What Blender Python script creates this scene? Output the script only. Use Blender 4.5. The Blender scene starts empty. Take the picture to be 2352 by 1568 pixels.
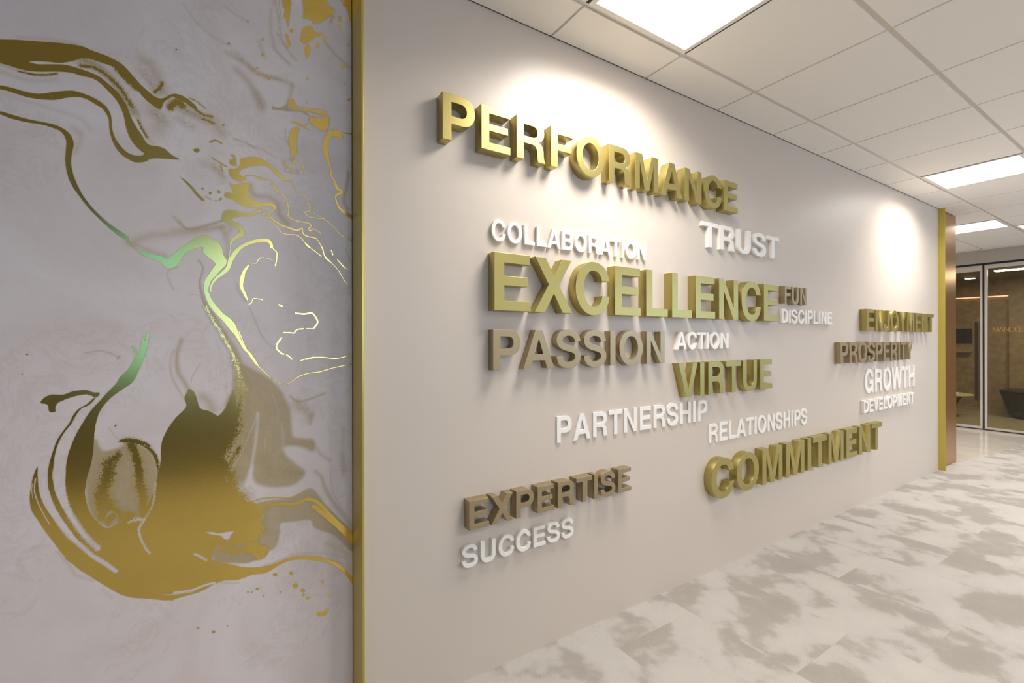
import bpy, bmesh, math, random
import numpy as np
from mathutils import Vector, Matrix

C = bpy.context.scene.collection
SC = bpy.context.scene

# ------------------------------------------------------------------ camera
CAM_H, CAM_D, FPX = 1.367, 1.645, 1045.0
cd = bpy.data.cameras.new('camera'); cam = bpy.data.objects.new('camera', cd); C.objects.link(cam)
cd.sensor_width = 36.0; cd.lens = FPX / 2352 * 36.0
cd.shift_y = -2.5 / 2352; cd.clip_start = 0.05; cd.clip_end = 60
yaw = math.atan(661 / 1045.0)
R = Matrix.Rotation(-yaw, 4, 'Z') @ Matrix.Rotation(math.pi / 2, 4, 'X') @ Matrix.Rotation(-0.0018, 4, 'Z')
cam.matrix_world = Matrix.Translation((0, -CAM_D, CAM_H)) @ R
SC.camera = cam

# ------------------------------------------------------------------ view, world
SC.view_settings.view_transform = 'Standard'; SC.view_settings.look = 'None'
SC.view_settings.gamma = 1.0; SC.view_settings.use_curve_mapping = False
SC.view_settings.exposure = 0.74
wd = bpy.data.worlds.new('world'); SC.world = wd; wd.use_nodes = True
wd.node_tree.nodes['Background'].inputs[0].default_value = (.9, .95, 1, 1)
wd.node_tree.nodes['Background'].inputs[1].default_value = 0.05
TROFFER = 17.0           # watts of each lensed ceiling panel
SPREAD = 150             # beam spread of the prismatic lens, degrees
NEAR = .96              # the two panels along the lettered wall
PANE_GLOW = 3.2           # radiance of the unseen window panes added behind the camera
CLG = 2.74

# ------------------------------------------------------------------ helpers
def lin(c):
    return tuple(((v / 255) / 12.92 if v / 255 <= .04045 else ((v / 255 + .055) / 1.055) ** 2.4) for v in c)

def mat(name, rgb, rough=.5, metal=0.0, spec=.5, emit=None, estr=0):
    m = bpy.data.materials.new(name); m.use_nodes = True
    b = m.node_tree.nodes['Principled BSDF']
    b.inputs['Base Color'].default_value = (*lin(rgb), 1)
    b.inputs['Roughness'].default_value = rough; b.inputs['Metallic'].default_value = metal
    b.inputs['Specular IOR Level'].default_value = spec
    if emit:
        b.inputs['Emission Color'].default_value = (*lin(emit), 1); b.inputs['Emission Strength'].default_value = estr
    return m

def N(m, kind, **kw):
    n = m.node_tree.nodes.new(kind)
    for k, v in kw.items(): setattr(n, k, v)
    return n
def L(m, a, b): m.node_tree.links.new(a, b)
def ramp(m, fac, stops):
    r = N(m, 'ShaderNodeValToRGB'); e = r.color_ramp.elements
    e[0].position, e[0].color = stops[0][0], (*lin(stops[0][1]), 1)
    e[1].position, e[1].color = stops[-1][0], (*lin(stops[-1][1]), 1)
    for p, c in stops[1:-1]:
        x = e.new(p); x.color = (*lin(c), 1)
    L(m, fac, r.inputs[0]); return r.outputs[0]
def mth(m, op, a, b=None, c=None, clamp=False):
    n = N(m, 'ShaderNodeMath', operation=op, use_clamp=clamp)
    for i, v in enumerate((a, b, c)):
        if v is None: continue
        if hasattr(v, 'links'): L(m, v, n.inputs[i])
        else: n.inputs[i].default_value = v
    return n.outputs[0]
def mix(m, fac, a, b):
    n = N(m, 'ShaderNodeMix', data_type='RGBA')
    for s, v in ((n.inputs[0], fac), (n.inputs[6], a), (n.inputs[7], b)):
        if hasattr(v, 'links'): L(m, v, s)
        elif isinstance(v, tuple): s.default_value = (*lin(v), 1)
        else: s.default_value = v
    return n.outputs[2]
def noise(m, vec, scale, detail=2, rough=.5, dist=0.0):
    n = N(m, 'ShaderNodeTexNoise'); n.inputs['Scale'].default_value = scale
    n.inputs['Detail'].default_value = detail; n.inputs['Roughness'].default_value = rough
    n.inputs['Distortion'].default_value = dist
    if vec is not None: L(m, vec, n.inputs['Vector'])
    return n
def bsdf(m): return m.node_tree.nodes['Principled BSDF']
def bump(m, h, strength, dist=.002):
    b = N(m, 'ShaderNodeBump'); b.inputs['Strength'].default_value = strength; b.inputs['Distance'].default_value = dist
    L(m, h, b.inputs['Height']); L(m, b.outputs[0], bsdf(m).inputs['Normal'])
def objco(m): return N(m, 'ShaderNodeTexCoord').outputs['Object']

def obj(name, me, m=None, parent=None):
    if isinstance(me, bmesh.types.BMesh):
        bm = me; me = bpy.data.meshes.new(name); bm.to_mesh(me); bm.free()
    o = bpy.data.objects.new(name, me); C.objects.link(o)
    if m:
        me.materials.clear(); me.materials.append(m)
    if parent: o.parent = parent
    return o
def tag(o, label, cat, group=None):
    o['label'] = label; o['category'] = cat
    if group: o['group'] = group
    return o
def struct(o): o['kind'] = 'structure'; return o
def empty(name, loc=(0, 0, 0)):
    o = bpy.data.objects.new(name, None); C.objects.link(o); o.location = loc; o.empty_display_size = .05; return o
def box(bm, x0, x1, y0, y1, z0, z1, bev=0.0):
    r = bmesh.ops.create_cube(bm, size=1.0, matrix=Matrix.Translation(((x0 + x1) / 2, (y0 + y1) / 2, (z0 + z1) / 2)) @ Matrix.Diagonal((x1 - x0, y1 - y0, z1 - z0, 1)))
    if bev:
        es = list({e for v in r['verts'] for e in v.link_edges})
        bmesh.ops.bevel(bm, geom=es, offset=bev, segments=2, affect='EDGES', profile=.5)
    return bm
def bx(*a, **k): return box(bmesh.new(), *a, **k)
def lathe(prof, n=48, sx=1, sy=1):
    bm = bmesh.new(); rings = []
    for r, z in prof:
        rings.append([bm.verts.new((r * sx * math.cos(2 * math.pi * i / n), r * sy * math.sin(2 * math.pi * i / n), z)) for i in range(n)])
    for a, b in zip(rings, rings[1:]):
        for i in range(n): bm.faces.new((a[i], a[(i + 1) % n], b[(i + 1) % n], b[i]))
    bm.faces.new(list(reversed(rings[0]))); bm.faces.new(rings[-1])
    return bm
def bar(bm, a, b, w, h=None):
    a, b = Vector(a), Vector(b); d = b - a; q = d.to_track_quat('Z', 'Y').to_matrix().to_4x4()
    bmesh.ops.create_cube(bm, size=1.0, matrix=Matrix.Translation((a + b) / 2) @ q @ Matrix.Diagonal((w, h or w, d.length, 1)))
    return bm
def smooth(o, ang=35):
    o.data.shade_smooth(); o.data.set_sharp_from_angle(angle=math.radians(ang)); return o

# ------------------------------------------------------------------ materials
M = {}
def wall_paint():
    m = mat('wall_paint', (204, 191, 177), .38, 0, .45)
    co = objco(m); n = noise(m, co, 220, 3); bump(m, n.outputs[0], .06, .0008); return m
M['wall'] = wall_paint()
M['gold_fin'] = mat('brushed_gold_trim', (206, 187, 96), .34, .85)
def paint_metal(name, rgb, rough, metal):
    m = mat(name, rgb, rough, metal)
    n = noise(m, objco(m), 900, 2); bump(m, n.outputs[0], .05, .0004); return m
M['gold'] = paint_metal('satin_gold_paint', (180, 166, 104), .38, .9)
M['taupe'] = paint_metal('satin_bronze_paint', (170, 153, 120), .40, .78)
M['white'] = mat('white_lacquer', (238, 233, 225), .35)
def copper():
    m = mat('copper_panel', (176, 134, 88), .28, .8)
    co = objco(m); mp = N(m, 'ShaderNodeMapping'); mp.inputs['Scale'].default_value = (3, 3, 240); L(m, co, mp.inputs[0])
    n = noise(m, mp.outputs[0], 1.0, 2); bump(m, n.outputs[0], .05, .001); return m
M['copper'] = copper()
def tile_mat():
    m = mat('mineral_ceiling_tile', (240, 235, 227), .85, 0, .2)
    co = objco(m); n = noise(m, co, 400, 3); bump(m, n.outputs[0], .15, .001); return m
M['tile'] = tile_mat()
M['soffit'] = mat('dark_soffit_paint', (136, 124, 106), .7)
M['grid'] = mat('white_grid_bar', (214, 207, 197), .5)
M['lamp_frame'] = mat('white_lamp_frame', (232, 228, 220), .45)
M['lamp_shadow'] = mat('dark_gap', (60, 55, 50), .8)
M['diffuser'] = mat('lit_diffuser', (255, 250, 240), .6, emit=(255, 250, 243), estr=2.6)
M['diffuser_dim'] = mat('dim_diffuser', (240, 236, 230), .6, emit=(255, 244, 235), estr=.45)
M['alu'] = mat('pale_aluminium', (206, 196, 184), .4, .15)
M['black'] = mat('black_reveal', (14, 12, 11), .6)
M['header'] = mat('grey_header_paint', (172, 164, 152), .7)
M['bronze'] = mat('dark_bronze', (62, 50, 40), .4, .5)

def carpet():
    m = mat('cloud_carpet_tile', (200, 192, 180), .95, 0, .1)
    co = objco(m); sp = N(m, 'ShaderNodeSeparateXYZ'); L(m, co, sp.inputs[0])
    col = mth(m, 'FLOOR', mth(m, 'DIVIDE', mth(m, 'ADD', sp.outputs[0], 20.02), .5))
    wn = N(m, 'ShaderNodeTexWhiteNoise', noise_dimensions='1D'); L(m, col, wn.inputs['W'])
    yoff = mth(m, 'MULTIPLY', mth(m, 'FLOOR', mth(m, 'MULTIPLY', wn.outputs[0], 4)), .25)
    ycell = mth(m, 'DIVIDE', mth(m, 'ADD', mth(m, 'ADD', sp.outputs[1], 20.44), yoff), 1.0)
    row = mth(m, 'FLOOR', ycell)
    cell = N(m, 'ShaderNodeCombineXYZ'); L(m, col, cell.inputs[0]); L(m, row, cell.inputs[1])
    w2 = N(m, 'ShaderNodeTexWhiteNoise', noise_dimensions='3D'); L(m, cell.outputs[0], w2.inputs['Vector'])
    off = N(m, 'ShaderNodeVectorMath', operation='SCALE'); L(m, w2.outputs['Color'], off.inputs[0]); off.inputs['Scale'].default_value = 14
    # neighbouring planks keep part of the same cloud, so half the weight comes from a shared field
    ad = N(m, 'ShaderNodeVectorMath', operation='ADD'); L(m, co, ad.inputs[0]); L(m, off.outputs[0], ad.inputs[1])
    n1 = noise(m, ad.outputs[0], 4.0, 3, .5, .15); n0 = noise(m, co, 3.1, 4, .55, .1)
    f = mth(m, 'ADD', mth(m, 'MULTIPLY', n1.outputs[0], .55), mth(m, 'MULTIPLY', n0.outputs[0], .45))
    gr = noise(m, co, 260, 2, .7)
    f2 = mth(m, 'ADD', f, mth(m, 'MULTIPLY', mth(m, 'SUBTRACT', gr.outputs[0], .5), .16))
    c = ramp(m, f2, ((.38, (166, 159, 151)), (.466, (171, 164, 156)), (.505, (193, 187, 180)), (.66, (200, 194, 187))))
    fr = mth(m, 'FRACT', mth(m, 'DIVIDE', mth(m, 'ADD', sp.outputs[0], 20.02), .5))
    seam = mth(m, 'LESS_THAN', mth(m, 'ABSOLUTE', mth(m, 'SUBTRACT', fr, .5)), .4965)
    seam_y = mth(m, 'LESS_THAN', mth(m, 'ABSOLUTE', mth(m, 'SUBTRACT', mth(m, 'FRACT', ycell), .5)), .498)
    both = mth(m, 'MULTIPLY', seam, seam_y)
    c2 = mix(m, mth(m, 'MULTIPLY', mth(m, 'SUBTRACT', 1.0, both), .16), c, (150, 142, 130))
    sal = N(m, 'ShaderNodeTexVoronoi'); sal.inputs['Scale'].default_value = 420; L(m, co, sal.inputs['Vector'])
    g2 = noise(m, co, 240, 3, .8)
    c3 = mix(m, mth(m, 'MULTIPLY', mth(m, 'SUBTRACT', 1.0, g2.outputs[0]), .3), c2, (120, 112, 100))
    L(m, c3, bsdf(m).inputs['Base Color'])
    bump(m, mth(m, 'ADD', sal.outputs[0], gr.outputs[0]), .5, .004); return m
M['carpet'] = carpet()
def lobby_floor():
    m = mat('polished_stone', (204, 194, 180), .14, 0, .6)
    n = noise(m, objco(m), 3, 4); L(m, ramp(m, n.outputs[0], ((.3, (196, 186, 172)), (.7, (210, 201, 188)))), bsdf(m).inputs['Base Color']); return m
M['stone'] = lobby_floor()
def glass():
    m = bpy.data.materials.new('clear_glass'); m.use_nodes = True; nt = m.node_tree; nt.nodes.clear()
    out = N(m, 'ShaderNodeOutputMaterial'); mx = N(m, 'ShaderNodeMixShader'); t = N(m, 'ShaderNodeBsdfTransparent'); g = N(m, 'ShaderNodeBsdfGlossy')
    t.inputs[0].default_value = (.86, .87, .83, 1); g.inputs['Roughness'].default_value = .02
    f = N(m, 'ShaderNodeFresnel'); f.inputs[0].default_value = 1.45
    L(m, f.outputs[0], mx.inputs[0]); L(m, t.outputs[0], mx.inputs[1]); L(m, g.outputs[0], mx.inputs[2]); L(m, mx.outputs[0], out.inputs[0]); return m
M['glass'] = glass()
def wood_wall():
    m = mat('brown_textured_panel', (120, 98, 66), .7)
    co = objco(m); n = noise(m, co, 9, 5, .65)
    L(m, ramp(m, n.outputs[0], ((.3, (124, 102, 68)), (.7, (158, 132, 92)))), bsdf(m).inputs['Base Color']); return m
M['panel'] = wood_wall()
M['green_floor'] = mat('olive_office_floor', (150, 144, 108), .3)
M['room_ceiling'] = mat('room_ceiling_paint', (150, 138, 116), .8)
M['skirt'] = mat('light_skirting', (158, 132, 104), .5)
M['screen'] = mat('black_screen', (10, 8, 6), .25)
M['navy'] = mat('navy_upholstery', (38, 42, 70), .8)
M['charcoal'] = mat('charcoal_leather', (44, 38, 34), .5)
M['table_top'] = mat('pale_olive_laminate', (186, 178, 140), .4)
M['brass'] = mat('brass_lettering', (196, 150, 86), .35, .6)
M['cove'] = mat('warm_light_strip', (255, 210, 180), .5, emit=(255, 196, 160), estr=.9)
M['room_lamp'] = mat('room_lamp', (255, 250, 240), .5, emit=(255, 236, 212), estr=34.0)
M['back'] = mat('brown_back_wall', (84, 76, 62), .7)
M['daylight_far'] = mat('far_daylit_pane', (230, 242, 255), .3, emit=(206, 228, 255), estr=PANE_GLOW * .065)
M['daylight_end'] = mat('end_daylit_pane', (226, 240, 255), .3, emit=(172, 208, 255), estr=PANE_GLOW * .8)
M['daylight'] = mat('daylit_pane', (240, 248, 255), .3, emit=(216, 234, 255), estr=PANE_GLOW)
M['tealpane'] = mat('green_tinted_pane', (120, 170, 150), .3, emit=(84, 176, 255), estr=1.15)  # glow tinted to turn its reflection in the foil teal
M['palepane'] = mat('pale_tinted_pane', (200, 225, 225), .3, emit=(128, 186, 255), estr=1.5)
M['hallwall'] = mat('hall_wall_paint', (205, 196, 186), .7)

# ------------------------------------------------------------------ room shell
XW0, XW1 = .406, 6.917          # lettered wall
XF = 6.337                      # second fin
XS = 9.75                       # glass front of the office
XB = 12.25                      # far wall of the office
YB, XL, XR = -4.2, -4.2, 9.7
struct(obj('wall_front', bx(XW0 + .001, XF, 0, .16, 0, CLG), M['wall']))
struct(obj('wall_end', bx(XF + .0085, XW1, 0, .16, 0, CLG), M['copper']))
struct(obj('wall_left', bx(XL, XW0 - .009, .09, .25, 0, CLG), M['hallwall']))
struct(obj('wall_lobby', bx(6.76, XS + 3, 3.0, 3.1, 0, CLG), M['hallwall']))
struct(obj('wall_lobby_return', bx(6.76, 6.9, .1605, 3.0, 0, CLG), M['hallwall']))
struct(obj('wall_back', bx(XL, XR + 3, YB - .1, YB, 0, CLG), M['back']))
struct(obj('wall_back_base', bx(-1.8, 1.6, YB + .001, YB + .5, 0, .92), M['bronze']))  # unseen block, added to darken what the gold foil reflects
struct(obj('wall_far_left', bx(XL - .1, XL, YB - .1, .25, 0, CLG), M['hallwall']))
struct(obj('trim_1', bx(.398, .406, -.055, .0795, 0, CLG, bev=.0006), M['gold_fin']))
struct(obj('trim_2', bx(XF, XF + .008, -.055, .06, 0, CLG, bev=.0006), M['gold_fin']))
# carpet with its slanted edge towards the stone lobby
def poly_slab(pts, z0, z1):
    bm = bmesh.new(); t = [bm.verts.new((x, y, z1)) for x, y in pts]; b = [bm.verts.new((x, y, z0)) for x, y in pts]
    bm.faces.new(t); bm.faces.new(list(reversed(b)))
    for i in range(len(pts)):
        j = (i + 1) % len(pts); bm.faces.new((t[j], t[i], b[i], b[j]))
    bmesh.ops.recalc_face_normals(bm, faces=bm.faces[:]); return bm
edge = [(XW1, -.018), (7.55, -.10), (8.75, -.205), (XS, -.30)]
struct(obj('floor', poly_slab([(XL, YB), (XS, YB)] + edge[::-1] + [(XW1, 0.02), (XW0 - .02, .02), (XW0 - .02, .09), (XL, .09)], -.02, 0), M['carpet']))
struct(obj('floor_lobby', poly_slab([(x, y) for x, y in edge] + [(XS, 3.0), (6.9, 3.0), (6.9, .16), (XW1, .16)], -.02, 0), M['stone']))

# ------------------------------------------------------------------ suspended ceiling
PX, PY, X0, Y0 = .6195, .606, 1.25, -.232
def cell_x(i): return X0 + PX * i
def cell_y(j): return Y0 + PY * j
LIGHTS = {(0, -1): 3, (6, -1): 3, (10, 0): 1, (11, -1): 2, (-6, -5): 1, (1, -5): 1, (4, -5): 1, (7, -5): 1, (11, -5): 1, (13, 3): 1}  # the row behind the camera is unseen, added to light the walls
bm = bmesh.new()
def clampcell(a0, a1, b0, b1):
    return max(a0, b0), min(a1, b1)
for i in range(-9, 15):
    for j in range(-7, 6):
        if (i, j) in LIGHTS: continue
        x0, x1 = clampcell(cell_x(i) + .006, cell_x(i + 1) - .006, XL, XS - .05)
        lim = .085 if x1 < .5 else (-.006 if x0 < XW1 - .3 else 3.0)
        y0, y1 = clampcell(cell_y(j) + .012, cell_y(j + 1) - .012, YB, lim)
        if x1 < .1: continue
        if x1 - x0 > .02 and y1 - y0 > .02: box(bm, x0, x1, y0, y1, CLG, CLG + .012)
ceil = struct(obj('ceiling', bm, M['tile']))
obj('ceiling_grid', bx(.02, XS - .04, YB, 3.0, CLG + .007, CLG + .03), M['grid'], ceil)

struct(obj('ceiling_soffit', bx(XL, .0115, YB, .09, CLG - .0, CLG + .03), M['soffit']))  # unseen dark ceiling, added to dim the mural top and its foil
for (i, j), k in LIGHTS.items():
    x0, x1, y0, y1 = cell_x(i) + .008, cell_x(i + 1) - .008, cell_y(j) + .012, cell_y(j + 1) - .012
    t = empty('ceiling_light', ((x0 + x1) / 2, (y0 + y1) / 2, CLG))
    hx, hy, f = (x1 - x0) / 2, (y1 - y0) / 2, .022
    bm = bmesh.new()
    for a in ((-hx, hx, -hy, -hy + f), (-hx, hx, hy - f, hy), (-hx, -hx + f, -hy + f, hy - f), (hx - f, hx, -hy + f, hy - f)):
        box(bm, a[0], a[1], a[2], a[3], -.004, .006)
    obj('frame', bm, M['lamp_frame'], t)
    gp = bmesh.new(); box(gp, hx + .0005, hx + .0125, -hy, hy, .001, .0065); box(gp, -hx - .0125, -hx - .0005, -hy, hy, .001, .0065); obj('edge_gap', gp, M['lamp_shadow'], t)  # dark strips stand in for the shade in the side gaps
    obj('diffuser', bx(-hx + f, hx - f, -hy + f, hy - f, 0, .005), M['diffuser_dim' if k == 2 else 'diffuser'], t)
    if k != 2:
        ld = bpy.data.lights.new('panel_lamp', 'AREA'); ld.shape = 'SQUARE'; ld.size = .57; ld.spread = math.radians(SPREAD)
        ld.color = (1, .96, .90); ld.energy = TROFFER * (NEAR if k == 3 else 1)
        lo = bpy.data.objects.new('panel_lamp', ld); C.objects.link(lo); lo.parent = t; lo.location = (0, 0, -.006)
    where = {(0, -1): 'large square ceiling light panel nearest the camera, above the word PERFORMANCE',
             (6, -1): 'square ceiling light panel near the far end of the lettered wall',
             (10, 0): 'square ceiling light panel in the lobby just beyond the copper wall end',
             (11, -1): 'dim square ceiling panel at the right edge, beyond the lobby light',
             (-6, -5): 'square ceiling light behind the camera on its left', (1, -5): 'square ceiling light behind the camera, facing PERFORMANCE',
             (4, -5): 'square ceiling light behind the camera on its right, facing TRUST', (7, -5): 'square ceiling light on the hidden hall side, facing ENJOYMENT', (11, -5): 'square ceiling light on the hidden hall side, near the office glass', (13, 3): 'square ceiling light deep in the hidden lobby'}[(i, j)]
    tag(t, where, 'light', 'square ceiling light panels')

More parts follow.
